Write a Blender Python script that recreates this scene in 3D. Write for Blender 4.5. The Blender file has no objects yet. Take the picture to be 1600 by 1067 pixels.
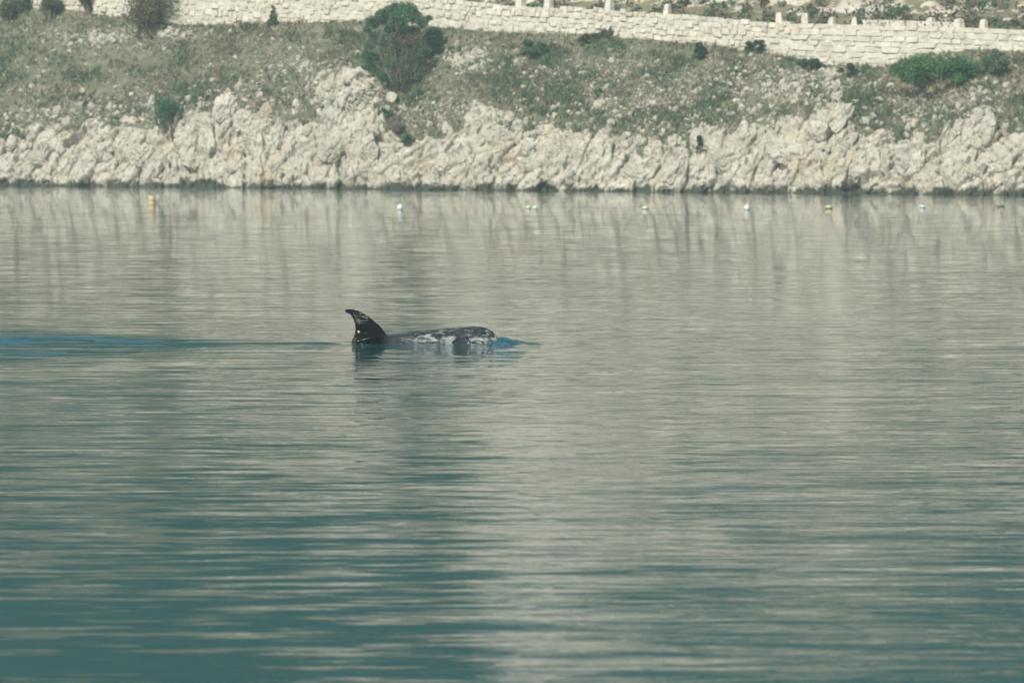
import bpy, bmesh, math, random
import numpy as np
from mathutils import Vector, Matrix, Euler

random.seed(11)
RNG = np.random.default_rng(11)
S = bpy.context.scene
COL = S.collection

# ------------------------------------------------------------------ camera
H = 2.32          # eye height above the water (someone standing in a small boat)
F = 6800.0        # focal length in photograph pixels (1600 px wide)
HOR = 221.0       # row of the horizon in the photograph
cam_d = bpy.data.cameras.new('camera')
cam = bpy.data.objects.new('camera', cam_d)
COL.objects.link(cam)
cam.location = (0, 0, H)
cam.rotation_euler = (math.radians(90) - math.atan((533.5 - HOR) / F), 0, 0)
cam_d.sensor_width = 36
cam_d.lens = 36 * F / 1600
cam_d.clip_end = 3000
cam_d.dof.use_dof = True
cam_d.dof.focus_distance = 50
cam_d.dof.aperture_fstop = 5.6
S.camera = cam

# ------------------------------------------------------------------ sky, sun, exposure
SUN_EL, SUN_AZ = math.radians(37), math.radians(206)   # azimuth clockwise from +Y: behind the camera, to its left
w = bpy.data.worlds.new('World')
S.world = w
w.use_nodes = True
wt = w.node_tree
bg = wt.nodes['Background']
sky = wt.nodes.new('ShaderNodeTexSky')
sky.sky_type = 'NISHITA'
sky.sun_disc = False
sky.sun_elevation = SUN_EL
sky.sun_rotation = SUN_AZ
sky.air_density = 1.0
sky.dust_density = 4.5
sky.ozone_density = 0.7
wt.links.new(sky.outputs[0], bg.inputs[0])
bg.inputs[1].default_value = 0.10
sd = bpy.data.lights.new('sun', 'SUN')
sun = bpy.data.objects.new('sun', sd)
COL.objects.link(sun)
sd.energy = 3.0
sd.angle = math.radians(0.6)
sd.color = (0.95, 0.97, 0.87)
sv = Vector((math.sin(SUN_AZ) * math.cos(SUN_EL), math.cos(SUN_AZ) * math.cos(SUN_EL), math.sin(SUN_EL)))
sun.rotation_euler = sv.to_track_quat('Z', 'Y').to_euler()
sun.location = sv * 60 + Vector((0, 100, 0))
S.view_settings.view_transform = 'Standard'
S.view_settings.look = 'None'
S.view_settings.gamma = 1
S.view_settings.exposure = 0.54
S.view_settings.use_curve_mapping = False
S.cycles.use_denoising = True
S.cycles.max_bounces = 6
S.cycles.volume_bounces = 0
S.cycles.volume_step_rate = 4

# ------------------------------------------------------------------ numpy noise
def _h(ix, iy, iz, seed):
    x = (ix.astype(np.int64) * 374761393 + iy.astype(np.int64) * 668265263 + iz.astype(np.int64) * 2147483647 + seed * 974634777) & 0xFFFFFFFF
    x = ((x ^ (x >> 13)) * 1274126177) & 0xFFFFFFFF
    x = ((x ^ (x >> 16)) * 2246822519) & 0xFFFFFFFF
    x = x ^ (x >> 15)
    return (x & 0xFFFFFF) / float(0xFFFFFF)

def vnoise(P, seed=0):
    I = np.floor(P); f = P - I; f = f * f * (3 - 2 * f); I = I.astype(np.int64)
    r = np.zeros(len(P))
    for dx in (0, 1):
        wx = f[:, 0] if dx else 1 - f[:, 0]
        for dy in (0, 1):
            wy = f[:, 1] if dy else 1 - f[:, 1]
            for dz in (0, 1):
                wz = f[:, 2] if dz else 1 - f[:, 2]
                r += wx * wy * wz * _h(I[:, 0] + dx, I[:, 1] + dy, I[:, 2] + dz, seed)
    return r * 2 - 1

def fbm(P, seed=0, oct=4, gain=0.5):
    a, s, r = 1.0, 0.0, np.zeros(len(P))
    P = P.copy()
    for k in range(oct):
        r += a * vnoise(P, seed + k * 17); s += a; a *= gain; P = P * 2.03 + 3.1
    return r / s

def worley(P, seed=0):
    I = np.floor(P).astype(np.int64)
    F1 = np.full(len(P), 9.0); F2 = np.full(len(P), 9.0); ID = np.zeros(len(P)); TL = np.zeros(len(P))
    for dx in (-1, 0, 1):
        for dy in (-1, 0, 1):
            for dz in (-1, 0, 1):
                c = I + np.array((dx, dy, dz))
                q = np.stack([c[:, k] + _h(c[:, 0], c[:, 1], c[:, 2], seed + 7 * k + 1) for k in range(3)], 1)
                d = np.sqrt(((P - q) ** 2).sum(1))
                n = d < F1
                F2 = np.where(n, F1, np.minimum(F2, d))
                ID = np.where(n, _h(c[:, 0], c[:, 1], c[:, 2], seed + 91), ID)
                tl = ((P - q) * np.stack([_h(c[:, 0], c[:, 1], c[:, 2], seed + 131 + k) - .5 for k in range(3)], 1)).sum(1)
                TL = np.where(n, tl, TL)
                F1 = np.where(n, d, F1)
    return F1, F2, ID, TL

def sstep(a, b, x):
    t = np.clip((x - a) / (b - a), 0, 1)
    return t * t * (3 - 2 * t)

# ------------------------------------------------------------------ mesh helpers
def mesh_np(name, V, Fc, mat=None, smooth=True, attrs=None):
    V = np.asarray(V, np.float32); Fc = np.asarray(Fc, np.int32)
    me = bpy.data.meshes.new(name)
    n, k = Fc.shape
    me.vertices.add(len(V)); me.vertices.foreach_set('co', V.ravel())
    me.loops.add(n * k); me.loops.foreach_set('vertex_index', Fc.ravel())
    me.polygons.add(n)
    me.polygons.foreach_set('loop_start', np.arange(0, n * k, k, dtype=np.int32))
    me.polygons.foreach_set('use_smooth', np.full(n, smooth))
    me.update(calc_edges=True)
    for an, arr in (attrs or {}).items():
        arr = np.asarray(arr, np.float32)
        if arr.ndim == 1:
            a = me.attributes.new(an, 'FLOAT', 'POINT'); a.data.foreach_set('value', arr)
        else:
            a = me.attributes.new(an, 'FLOAT_COLOR', 'POINT')
            a.data.foreach_set('color', np.concatenate([arr, np.ones((len(arr), 1))], 1).astype(np.float32).ravel())
    if mat: me.materials.append(mat)
    return me

def link(name, data, parent=None, loc=None, rot=None, scale=None):
    o = bpy.data.objects.new(name, data)
    COL.objects.link(o)
    if parent: o.parent = parent
    if loc is not None: o.location = loc
    if rot is not None: o.rotation_euler = rot
    if scale is not None: o.scale = scale
    return o

def tag(o, label=None, cat=None, group=None, kind=None):
    if label: o['label'] = label
    if cat: o['category'] = cat
    if group: o['group'] = group
    if kind: o['kind'] = kind
    return o

def grid_faces(nr, nc):
    i = np.arange(nr - 1)[:, None] * nc + np.arange(nc - 1)[None, :]
    i = i.ravel()
    return np.stack([i, i + 1, i + nc + 1, i + nc], 1)

class Soup:                                   # many little meshes gathered into one part
    def __init__(s): s.V = []; s.F = []; s.n = 0; s.C = []
    def add(s, V, Fc, c=None):
        s.V.append(V); s.F.append(Fc + s.n); s.n += len(V)
        if c is not None: s.C.append(np.broadcast_to(np.asarray(c, float), (len(V), 3)))
    def mesh(s, name, mat, smooth=False):
        return mesh_np(name, np.concatenate(s.V), np.concatenate(s.F), mat, smooth,
                       {'tint': np.concatenate(s.C)} if s.C else None)

# ------------------------------------------------------------------ node helpers
def newmat(name):
    m = bpy.data.materials.new(name); m.use_nodes = True
    nt = m.node_tree
    return m, nt, nt.nodes['Principled BSDF']

def N(nt, t, **kw):
    n = nt.nodes.new(t)
    for k, v in kw.items():
        if k.startswith('i_'):
            key = k[2:]
            n.inputs[int(key) if key.isdigit() else key.replace('_', ' ')].default_value = v
        else: setattr(n, k, v)
    return n

def L(nt, a, b): nt.links.new(a, b)

def ramp(nt, fac, stops, interp='LINEAR'):
    r = N(nt, 'ShaderNodeValToRGB'); r.color_ramp.interpolation = interp
    e = r.color_ramp.elements
    while len(e) < len(stops): e.new(0.5)
    for el, (p, c) in zip(e, stops):
        el.position = p
        el.color = (c, c, c, 1) if isinstance(c, (int, float)) else (*c, 1)
    L(nt, fac, r.inputs[0])
    return r.outputs[0]

def mixc(nt, fac, a, b, mode='MIX'):
    m = N(nt, 'ShaderNodeMix', data_type='RGBA', blend_type=mode)
    for idx, v in ((0, fac), (6, a), (7, b)):
        if isinstance(v, bpy.types.NodeSocket): L(nt, v, m.inputs[idx])
        else: m.inputs[idx].default_value = v if idx == 0 else (*v, 1)
    return m.outputs[2]

def mth(nt, op, a, b=None, c=None, clamp=False):
    m = N(nt, 'ShaderNodeMath', operation=op, use_clamp=clamp)
    for i, v in enumerate((a, b, c)):
        if v is None: continue
        if isinstance(v, bpy.types.NodeSocket): L(nt, v, m.inputs[i])
        else: m.inputs[i].default_value = v
    return m.outputs[0]

def noise(nt, vec, scale, detail=4, rough=0.55, out=0, sc=None):
    if sc is not None:
        mp = N(nt, 'ShaderNodeMapping'); mp.inputs['Scale'].default_value = sc
        L(nt, vec, mp.inputs[0]); vec = mp.outputs[0]
    n = N(nt, 'ShaderNodeTexNoise'); n.inputs['Scale'].default_value = scale
    n.inputs['Detail'].default_value = detail; n.inputs['Roughness'].default_value = rough
    L(nt, vec, n.inputs['Vector'])
    return n.outputs[out]

def worldpos(nt): return N(nt, 'ShaderNodeNewGeometry').outputs['Position']

# ------------------------------------------------------------------ materials
def rock_colour(nt, pos):
    base = ramp(nt, noise(nt, pos, 0.9, 6, 0.6), [(0.30, (0.365, 0.346, 0.286)), (0.5, (0.455, 0.434, 0.375)), (0.72, (0.53, 0.516, 0.457))])
    warm = ramp(nt, noise(nt, pos, 0.55, 5, 0.65), [(0.56, 0.0), (0.70, 0.75)])
    c = mixc(nt, warm, base, (0.42, 0.32, 0.21))
    grey = ramp(nt, noise(nt, pos, 1.7, 6, 0.7), [(0.52, 0.0), (0.68, 0.6)])
    c = mixc(nt, grey, c, (0.26, 0.26, 0.25))
    pit = ramp(nt, noise(nt, pos, 6.5, 3, 0.6), [(0.59, 0.0), (0.67, 0.9)])       # lichen and solution pits
    c = mixc(nt, pit, c, (0.13, 0.12, 0.10))
    return c

def add_wet_band(nt, pos, c):                       # dark algae along the waterline
    z = N(nt, 'ShaderNodeSeparateXYZ'); L(nt, pos, z.inputs[0])
    n = noise(nt, pos, 1.1, 5, 0.65)
    lvl = mth(nt, 'SUBTRACT', z.outputs[2], mth(nt, 'MULTIPLY', mth(nt, 'SUBTRACT', n, 0.42), 1.5))
    f = ramp(nt, lvl, [(0.02, 1.0), (0.22, 0.0)])
    return mixc(nt, f, c, (0.060, 0.068, 0.052))

def rock_bump(nt, pos, b, k=1.0):
    h = mth(nt, 'ADD', noise(nt, pos, 4.0, 8, 0.62), mth(nt, 'MULTIPLY', noise(nt, pos, 14.0, 4, 0.6), 0.35))
    bp = N(nt, 'ShaderNodeBump'); bp.inputs['Strength'].default_value = 1.0
    bp.inputs['Distance'].default_value = 0.17 * k
    L(nt, h, bp.inputs['Height']); L(nt, bp.outputs[0], b.inputs['Normal'])

def tintvar(nt, c, amt=0.3):
    oi = N(nt, 'ShaderNodeObjectInfo')
    v = mth(nt, 'MULTIPLY_ADD', oi.outputs['Random'], amt, 1 - amt * 0.55)
    hv = N(nt, 'ShaderNodeHueSaturation'); L(nt, v, hv.inputs['Value']); L(nt, c, hv.inputs['Color'])
    return hv.outputs[0]

M_ROCK, nt, b = newmat('limestone')
p = worldpos(nt)
c = add_wet_band(nt, p, tintvar(nt, rock_colour(nt, p), 0.22))
L(nt, c, b.inputs['Base Color']); b.inputs['Roughness'].default_value = 0.9
b.inputs['Specular IOR Level'].default_value = 0.2
rock_bump(nt, p, b)

M_BANK, nt, b = newmat('bank_rock_and_soil')
p = worldpos(nt)
at = N(nt, 'ShaderNodeAttribute', attribute_name='rock')
rk = ramp(nt, mth(nt, 'MULTIPLY_ADD', mth(nt, 'SUBTRACT', noise(nt, p, 2.2, 6, 0.7), 0.5), 1.5, at.outputs['Fac']), [(0.42, 0.0), (0.58, 1.0)])
soil = ramp(nt, noise(nt, p, 1.3, 6, 0.7), [(0.3, (0.085, 0.100, 0.068)), (0.5, (0.135, 0.138, 0.098)), (0.7, (0.21, 0.195, 0.148))])
c = add_wet_band(nt, p, mixc(nt, rk, soil, rock_colour(nt, p)))
L(nt, c, b.inputs['Base Color']); b.inputs['Roughness'].default_value = 0.95
b.inputs['Specular IOR Level'].default_value = 0.15
rock_bump(nt, p, b, 0.8)

M_STONE, nt, b = newmat('loose_stone')
p = worldpos(nt)
c = tintvar(nt, ramp(nt, noise(nt, p, 2.5, 5, 0.65), [(0.3, (0.26, 0.245, 0.205)), (0.55, (0.38, 0.36, 0.31)), (0.75, (0.48, 0.465, 0.41))]), 0.3)
L(nt, c, b.inputs['Base Color']); b.inputs['Roughness'].default_value = 0.9

M_WALL, nt, b = newmat('pale_wall_stone')
p = worldpos(nt)
c0 = ramp(nt, noise(nt, p, 1.6, 6, 0.65), [(0.28, (0.40, 0.375, 0.315)), (0.5, (0.52, 0.50, 0.44)), (0.72, (0.60, 0.585, 0.53))])
c0 = mixc(nt, ramp(nt, noise(nt, p, 0.45, 4, 0.7), [(0.60, 0.0), (0.70, 0.6)]), c0, (0.50, 0.38, 0.23))
c0 = mixc(nt, ramp(nt, noise(nt, p, 5.0, 4, 0.6), [(0.60, 0.0), (0.72, 0.6)]), c0, (0.27, 0.26, 0.23))
L(nt, tintvar(nt, c0, 0.15), b.inputs['Base Color']); b.inputs['Roughness'].default_value = 0.9
rock_bump(nt, p, b, 0.5)

M_CORE, nt, b = newmat('wall_rubble_core')
p = worldpos(nt)
L(nt, ramp(nt, noise(nt, p, 5, 5, 0.7), [(0.3, (0.38, 0.36, 0.305)), (0.7, (0.54, 0.52, 0.455))]), b.inputs['Base Color'])
b.inputs['Roughness'].default_value = 0.95

def plain(name, col, rough=0.8, var=0.35, scale=6):
    m, nt, b = newmat(name)
    tc = N(nt, 'ShaderNodeTexCoord')
    lo = tuple(x * (1 - var) for x in col); hi = tuple(min(1, x * (1 + var)) for x in col)
    L(nt, ramp(nt, noise(nt, tc.outputs['Object'], scale, 5, 0.65), [(0.3, lo), (0.7, hi)]), b.inputs['Base Color'])
    b.inputs['Roughness'].default_value = rough
    return m

def leafy(name, rough=0.7):                         # colour per tuft or leaf comes from the plant itself
    m, nt, b = newmat(name)
    a = N(nt, 'ShaderNodeAttribute', attribute_name='tint')
    p = worldpos(nt)
    L(nt, mixc(nt, 1.0, a.outputs['Color'], ramp(nt, noise(nt, p, 3.0, 4, 0.6), [(0.3, 0.75), (0.7, 1.25)]), 'MULTIPLY'), b.inputs['Base Color'])
    b.inputs['Roughness'].default_value = rough
    b.inputs['Specular IOR Level'].default_value = 0.25
    return m
M_GRASS = leafy('dry_grass', 0.9)
M_LEAF = leafy('leaves', 0.65)
M_BARK = plain('grey_bark', (0.20, 0.175, 0.15), 0.95)
M_ROAD = plain('asphalt', (0.055, 0.055, 0.052), 0.9)

M_HILL, nt, b = newmat('scrub_hillside')
p = worldpos(nt)
at = N(nt, 'ShaderNodeAttribute', attribute_name='rock')
mp = N(nt, 'ShaderNodeMapping'); mp.inputs['Rotation'].default_value = (0, math.radians(32), 0); mp.inputs['Scale'].default_value = (0.5, 1, 1.5)
L(nt, p, mp.inputs[0])
rk = ramp(nt, mth(nt, 'MULTIPLY_ADD', mth(nt, 'SUBTRACT', noise(nt, mp.outputs[0], 0.9, 7, 0.7), 0.5), 2.2, at.outputs['Fac']), [(0.46, 0.0), (0.56, 1.0)])
soil = ramp(nt, noise(nt, p, 0.7, 6, 0.7), [(0.3, (0.09, 0.10, 0.06)), (0.5, (0.16, 0.15, 0.095)), (0.7, (0.24, 0.21, 0.15))])
L(nt, mixc(nt, rk, soil, ramp(nt, noise(nt, p, 1.2, 5, 0.6), [(0.3, (0.44, 0.40, 0.33)), (0.7, (0.58, 0.54, 0.47))])), b.inputs['Base Color'])
b.inputs['Roughness'].default_value = 0.95
rock_bump(nt, p, b, 1.0)

# ------------------------------------------------------------------ shape of the shore (rows of the photograph turned into ground heights)
U_W = [(-700, 287), (0, 290), (400, 295), (800, 299), (1200, 303), (1600, 306), (2300, 311)]
U_R = [(-700, 205), (-200, 210), (0, 207), (100, 200), (200, 193), (290, 178), (330, 165), (400, 172), (430, 195), (480, 180), (530, 160), (590, 165), (620, 205), (660, 218),
       (700, 188), (760, 182), (800, 202), (850, 212), (900, 206), (940, 192), (1000, 222), (1060, 226), (1100, 214), (1150, 204), (1200, 190),
       (1240, 176), (1300, 165), (1345, 195), (1400, 212), (1450, 206), (1500, 188), (1530, 175), (1580, 212), (1800, 200), (2300, 205)]
U_B = [(-700, 6), (0, 12), (100, 15), (170, 25), (290, 40), (400, 38), (560, 33), (640, 40), (700, 45), (800, 52), (900, 55), (1000, 62), (1100, 70), (1200, 85),
       (1250, 98), (1300, 103), (1380, 108), (1410, 96), (1450, 87), (1520, 79), (1580, 82), (1800, 90), (2300, 95)]
U_T = [(-700, -36), (0, -22), (400, -10), (690, -1), (800, 10), (900, 13), (1000, 20), (1100, 26), (1200, 36), (1300, 39), (1400, 41), (1500, 44), (1580, 47), (2300, 66)]
def at_u(tab, u):
    t = np.array(tab, float); return np.interp(u, t[:, 0], t[:, 1])
def y_shore(u): return H * F / (np.interp(u, [-700, 2300], [284.0, 311.8]) - HOR)
D_ROCK, D_WALL = 2.3, 9.5
def dep(u, py):                                     # how far behind the waterline the ground seen at (u, py) lies
    w_, r_, b_ = at_u(U_W, u), at_u(U_R, u), at_u(U_B, u)
    k = np.clip((w_ - py) / (w_ - r_), 0, 1); q = np.clip((r_ - py) / (r_ - b_), 0, 1.2)
    return D_ROCK * k ** 1.15 + (D_WALL - D_ROCK) * q
def ground(u, py):
    u = np.asarray(u, float); py = np.asarray(py, float)
    Y = y_shore(u) + dep(u, py)
    return np.stack([(u - 800) / F * Y, Y, H + (HOR - py) / F * Y], -1)

def rockmask(u, py):
    """1 on bare limestone, 0 on soil."""
    r_ = at_u(U_R, u)
    P = np.stack([u * 0.035, py * 0.05, u * 0], 1)
    m = sstep(14, -14, r_ - py + 42 * fbm(P, 5, 4) )
    for (cu, cp, su, sp, a) in ((545, 140, 72, 44, .95), (735, 96, 42, 19, .8), (470, 105, 55, 18, .5), (150, 60, 66, 14, .62), (265, 55, 50, 10, .6),
                                (700, 165, 50, 16, .4), (1225, 140, 60, 36, .68), (1300, 130, 30, 34, .75), (1500, 165, 60, 30, .5), (1555, 125, 30, 18, .35), (890, 100, 60, 16, .2)):
        m = np.maximum(m, a * np.exp(-((u - cu) / su) ** 2 - ((py - cp) / sp) ** 2) * 1.0)
    return m

def bank_disp(P, m, amp=1.0):
    Q = P.copy(); Q[:, 0] = P[:, 0] - (0.16 + 0.30 * np.sin(P[:, 0] * .23 + 1.0)) * P[:, 2]                      # beds lean to the right
    Q = Q + 0.16 * np.stack([vnoise(P * 1.3, 31), vnoise(P * 1.3, 32), vnoise(P * 1.3, 33)], 1)
    d = np.zeros(len(P))
    for sc, a, cr, seed in ((np.array((.62, .8, .66)), .44, .10, 1), (np.array((1.7, 1.9, 1.6)), .30, .13, 2), (np.array((4.6, 4.6, 3.8)), .09, .25, 3)):
        f1, f2, i, tl = worley(Q * sc, seed)
        d += a * ((i - 0.5) * 1.0 + 1.25 * tl + 0.75 * sstep(0, cr, f2 - f1) - 0.55)
    d += 0.10 * fbm(P * 5, 9, 4)
    soft = 0.10 * fbm(P * 1.2, 12, 4) + 0.05 * fbm(P * 6, 13, 3)
    return amp * (m * d + (1 - m) * soft)

# ------------------------------------------------------------------ the rocky shore below and the scrubby slope above (structure)
NU = 1500
us = np.linspace(-420, 2020, NU)
ts = np.concatenate([np.linspace(-0.22, 0, 8)[:-1], np.linspace(0, 1, 92), 1 + np.linspace(0, 1, 130)[1:], [2.06, 2.14]])
UU, TT = np.meshgrid(us, ts)
u = UU.ravel(); t = TT.ravel()
w_, r_, b_ = at_u(U_W, u), at_u(U_R, u), at_u(U_B, u)
# smooth rock line for geometry below, so that the bank does not corrugate
py = np.where(t <= 1, w_ + (r_ - w_) * np.clip(t, -1, 1), r_ + (b_ - r_) * (t - 1))
P = ground(u, np.minimum(py, w_))
low = t < 0
P[low, 2] = t[low] * 7.0
P[low, 1] += t[low] * 5.0
hid = t > 2.0
P[hid, 1] += (t[hid] - 2.0) * 30; P[hid, 2] -= (t[hid] - 2.0) * 5
mask = rockmask(u, py); mask[low] = 1
nrm = np.array((0.0, -0.80, 0.60))
P += nrm * bank_disp(P, mask)[:, None]
Fq = grid_faces(len(ts), NU)
cut = 7 + 91 + 22
fl = Fq[:(cut) * (NU - 1)]; fh = Fq[(cut) * (NU - 1):]
def sub(Fs):
    k, inv = np.unique(Fs, return_inverse=True)
    return k, inv.reshape(Fs.shape)
k, f2 = sub(fl)
shore = tag(link('rocky_shore', mesh_np('rocky_shore', P[k], f2, M_BANK, True, {'rock': mask[k]})), 'pale craggy limestone shore along the waterline', None, None, 'structure')
k, f2 = sub(fh)
slope = tag(link('hillside', mesh_np('hillside', P[k], f2, M_BANK, True, {'rock': mask[k]})), 'scrubby slope between the rocky shore and the stone wall', None, None, 'structure')

# ------------------------------------------------------------------ road on top of the wall and the hill behind it
def wall_y(u): return y_shore(u) + D_WALL + 0.25
def wall_xyz(u, py, dy=0.0):
    Y = wall_y(u) + dy; Y0 = wall_y(u)
    return np.stack([(u - 800) / F * Y0, Y, H + (HOR - py) / F * Y0], -1)
uu = np.linspace(-420, 2020, 200)
top = wall_xyz(uu, at_u(U_T, uu))
rows = []
for dy, dz in ((0.35, -0.16), (2.0, -0.14), (5.2, -0.12), (5.7, -0.10)):
    q = top.copy(); q[:, 1] += dy; q[:, 2] += dz; rows.append(q)
V = np.concatenate(rows)
tag(link('road', mesh_np('road', V, grid_faces(4, 200), M_ROAD, True)), 'narrow asphalt road behind the wall', None, None, 'structure')
NH, NV = 520, 300
uu = np.linspace(-420, 2020, NH); sv_ = np.linspace(0, 1, NV) ** 1.25
UU, SS = np.meshgrid(uu, sv_); u = UU.ravel(); s = SS.ravel()
unseen_ridge = np.interp(u, [-420, 100, 500, 800, 1200, 1600, 2020], [96, 94, 90, 86, 82, 78, 76])  # unseen upper hill, raised to keep sky out of the water's reflections
P = wall_xyz(u, at_u(U_T, u), 5.6)
z0 = P[:, 2].copy()
P[:, 1] += s * 118
P[:, 2] = z0 - 0.15 + (unseen_ridge - z0) * (s ** 0.9) * 1.0
f = fbm(P * 0.12, 41, 5); g = fbm(P * 0.9, 42, 4)
ed = sstep(0.0, 0.03, s)
P[:, 2] += ed * (f * 2.4 + g * 0.55); P[:, 1] -= ed * (f * 1.5 + g * 0.5)
rk = np.interp(u, [-420, 200, 480, 590, 650, 690, 740, 830, 960, 1200, 1500, 2020], [0.10, 0.22, 0.44, 0.52, 0.38, 0.40, 0.56, 0.74, 0.56, 0.52, 0.48, 0.46]) - 0.66 * s + .05 * np.exp(-(s / .04) ** 2)
rk -= 0.45 * np.exp(-(s / 0.006) ** 2)
tag(link('upper_hillside', mesh_np('upper_hillside', P, grid_faces(NV, NH), M_HILL, True, {'rock': rk})), 'stony scrub hillside rising behind the road', None, None, 'structure')
HILL_P = P; HILL_U = u; HILL_S = s; HILL_R = rk

# ------------------------------------------------------------------ limestone rocks: twenty shapes, each rock an object of its own under the shore
def rock_mesh(seed, sub=4, planes=15, soft=14.0, rough=0.05, mat=M_ROCK, stretch=(1, 1, 1)):
    r = np.random.default_rng(seed)
    bm = bmesh.new(); bmesh.ops.create_icosphere(bm, subdivisions=sub, radius=1)
    D = np.array([v.co[:] for v in bm.verts]); Fc = np.array([[v.index for v in f_.verts] for f_ in bm.faces]); bm.free()
    n = r.normal(size=(planes, 3)); n /= np.linalg.norm(n, axis=1)[:, None]
    d = r.uniform(0.62, 1.0, planes)
    cosv = np.maximum(D @ n.T, 1e-3)
    rad = d / cosv
    R = -np.log(np.exp(-soft * rad).sum(1) + np.exp(-soft * 1.15)) / soft
    R = np.maximum(R, 0.35)
    V = D * R[:, None]
    f1, f2, i, tl = worley(V * 2.1 + seed * 3.7, seed); g1, g2, gi, gt = worley(V * 4.6 + seed * 1.7, seed + 5)
    R2 = 0.13 * (sstep(0, 0.16, f2 - f1) - 1) + .22 * tl + .06 * (sstep(0, .2, g2 - g1) - 1) + .10 * gt + rough * fbm(V * 3 + seed, seed, 4) * 1.6
    V = V + D * R2[:, None]
    V = V * np.array(stretch)
    return mesh_np('rock', V, Fc, mat, False)
ROCKS = [rock_mesh(100 + k, 4, 12 + k % 7) for k in range(20)]
SHORE_DIR = math.atan2(y_shore(1600.) - y_shore(0.), (800 / F) * (y_shore(1600.) + y_shore(0.)))
rocks = []
hand = [(322, 190, 1.05, .85, .62), (352, 200, .55, .95, .5), (385, 182, .7, .5, .5), (395, 215, .9, 1.1, .6), (300, 255, 1.0, .8, .7), (365, 262, 1.1, .7, .6), (515, 235, 1.5, 1.5, .8),
        (465, 265, 1.0, .9, .6), (690, 260, 1.4, 1.0, .7), (775, 215, 1.2, 1.0, .6), (745, 192, .9, .8, .5), (820, 235, .9, 1.1, .6), (905, 240, 1.3, 1.1, .7), (1024, 238, .9, .9, .5), (985, 275, 1.3, .9, .6),
        (1140, 250, 1.3, 1.5, .7), (1060, 245, .8, 1.0, .5), (1240, 240, 1.8, 1.6, .8), (1310, 185, 1.0, 1.4, .6), (1340, 262, 1.3, 1.2, .7), (1420, 250, 1.2, 1.3, .7), (1490, 250, .9, 1.5, .6), (1560, 255, 1.2, 1.1, .6), (1525, 270, .7, 1.0, .6), (1500, 200, .5, 1.0, .5),
        (60, 250, 1.4, 1.2, .7), (140, 255, 1.2, 1.1, .6), (215, 245, 1.0, 1.1, .6), (20, 225, .8, .8, .5), (90, 225, .8, .8, .5), (560, 135, .8, .5, .5), (610, 155, .7, .6, .5), (505, 150, .8, .45, .5), (585, 205, .8, .5, .5), (575, 240, .9, .9, .6)]
for (cu, cp, sx, sz, sy) in hand: rocks.append((cu, cp, sx * 0.62, sy * 0.62, sz * 0.62))
r = np.random.default_rng(77)
tries = 0
while len(rocks) < 292 and tries < 20000:
    tries += 1
    cu = r.uniform(-60, 1680)
    wv, rv = float(at_u(U_W, cu)), float(at_u(U_R, cu))
    cp = rv + (wv - rv) * r.uniform(-0.35, 1.0)
    s_ = 0.15 * (1 - r.random()) ** -0.55
    s_ = min(s_, 0.75 if cp > rv else .3)
    pxr = s_ * 33
    if any(abs(cu - a[0]) < 0.55 * (pxr + a[2] * 33) and abs(cp - a[1]) < 0.5 * (pxr + a[4] * 33) for a in rocks): continue
    rocks.append((cu, cp, s_ * r.uniform(.8, 1.1), s_ * r.uniform(.55, .8), s_ * r.uniform(.9, 1.5)))
for i, (cu, cp, sx, sy, sz) in enumerate(rocks):
    q = ground(cu, min(cp, float(at_u(U_W, cu)) - 1))
    o = link('rock', ROCKS[i % 20], shore, Vector(q) + Vector((0, -0.10 * sx, 0)), None, (sx, sy, sz))
    lean = r.normal(0.38, 0.22)
    o.rotation_euler = (r.normal(-0.25, .2), lean, r.normal(SHORE_DIR, .4))

# ------------------------------------------------------------------ loose stones on the slope
STONES = [rock_mesh(300 + k, 2, 9, 10, 0.05, M_STONE) for k in range(8)]
SV = [(np.array([v.co[:] for v in m_.vertices]), np.array([p_.vertices[:] for p_ in m_.polygons])) for m_ in STONES]
pts = []
patches = [(735, 95, 34, 14, 110, .13), (760, 108, 20, 8, 40, .12), (540, 140, 70, 34, 260, .13), (470, 100, 60, 20, 90, .11), (150, 62, 55, 12, 90, .14), (260, 52, 45, 8, 60, .14), (330, 45, 40, 10, 40, .12),
           (60, 130, 70, 30, 60, .11), (950, 125, 90, 25, 130, .12), (900, 170, 110, 26, 200, .12), (1050, 170, 90, 30, 260, .13), (1150, 140, 70, 40, 200, .12), (1240, 130, 60, 30, 260, .13), (1310, 120, 40, 20, 120, .14),
           (1420, 165, 60, 25, 120, .14), (1520, 150, 55, 40, 160, .14), (820, 110, 60, 20, 70, .12), (690, 180, 50, 18, 120, .12), (400, 150, 70, 25, 90, .12), (250, 175, 90, 22, 160, .12), (80, 185, 90, 18, 160, .12), (620, 120, 50, 20, 50, .1)]
for (cu, cp, su, sp, n, sz) in patches:
    for _ in range(int(n * 1.9)):
        a, b2 = r.normal(cu, su * .8), r.normal(cp, sp * .75)
        pts.append((a, b2, .58 * sz * (1 - r.random()) ** -0.36 * r.uniform(.45, .9)))
for _ in range(700):
    a = r.uniform(-300, 1900); rv, bv = float(at_u(U_R, a)), float(at_u(U_B, a))
    f_ = r.random() ** 1.7
    pts.append((a, rv + 6 - f_ * (rv - bv - 8), 0.055 * (1 - r.random()) ** -0.38 * r.uniform(.6, 1)))
pts = [q for q in pts if at_u(U_B, q[0]) + 6 < q[1] < at_u(U_R, q[0]) + 14]
pts = [(a, b2, min(c_, .165)) for a, b2, c_ in pts]
pts.sort(key=lambda q: -q[2] * (1 if -20 < q[0] < 1620 else 0.01))
soup = Soup()
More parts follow.
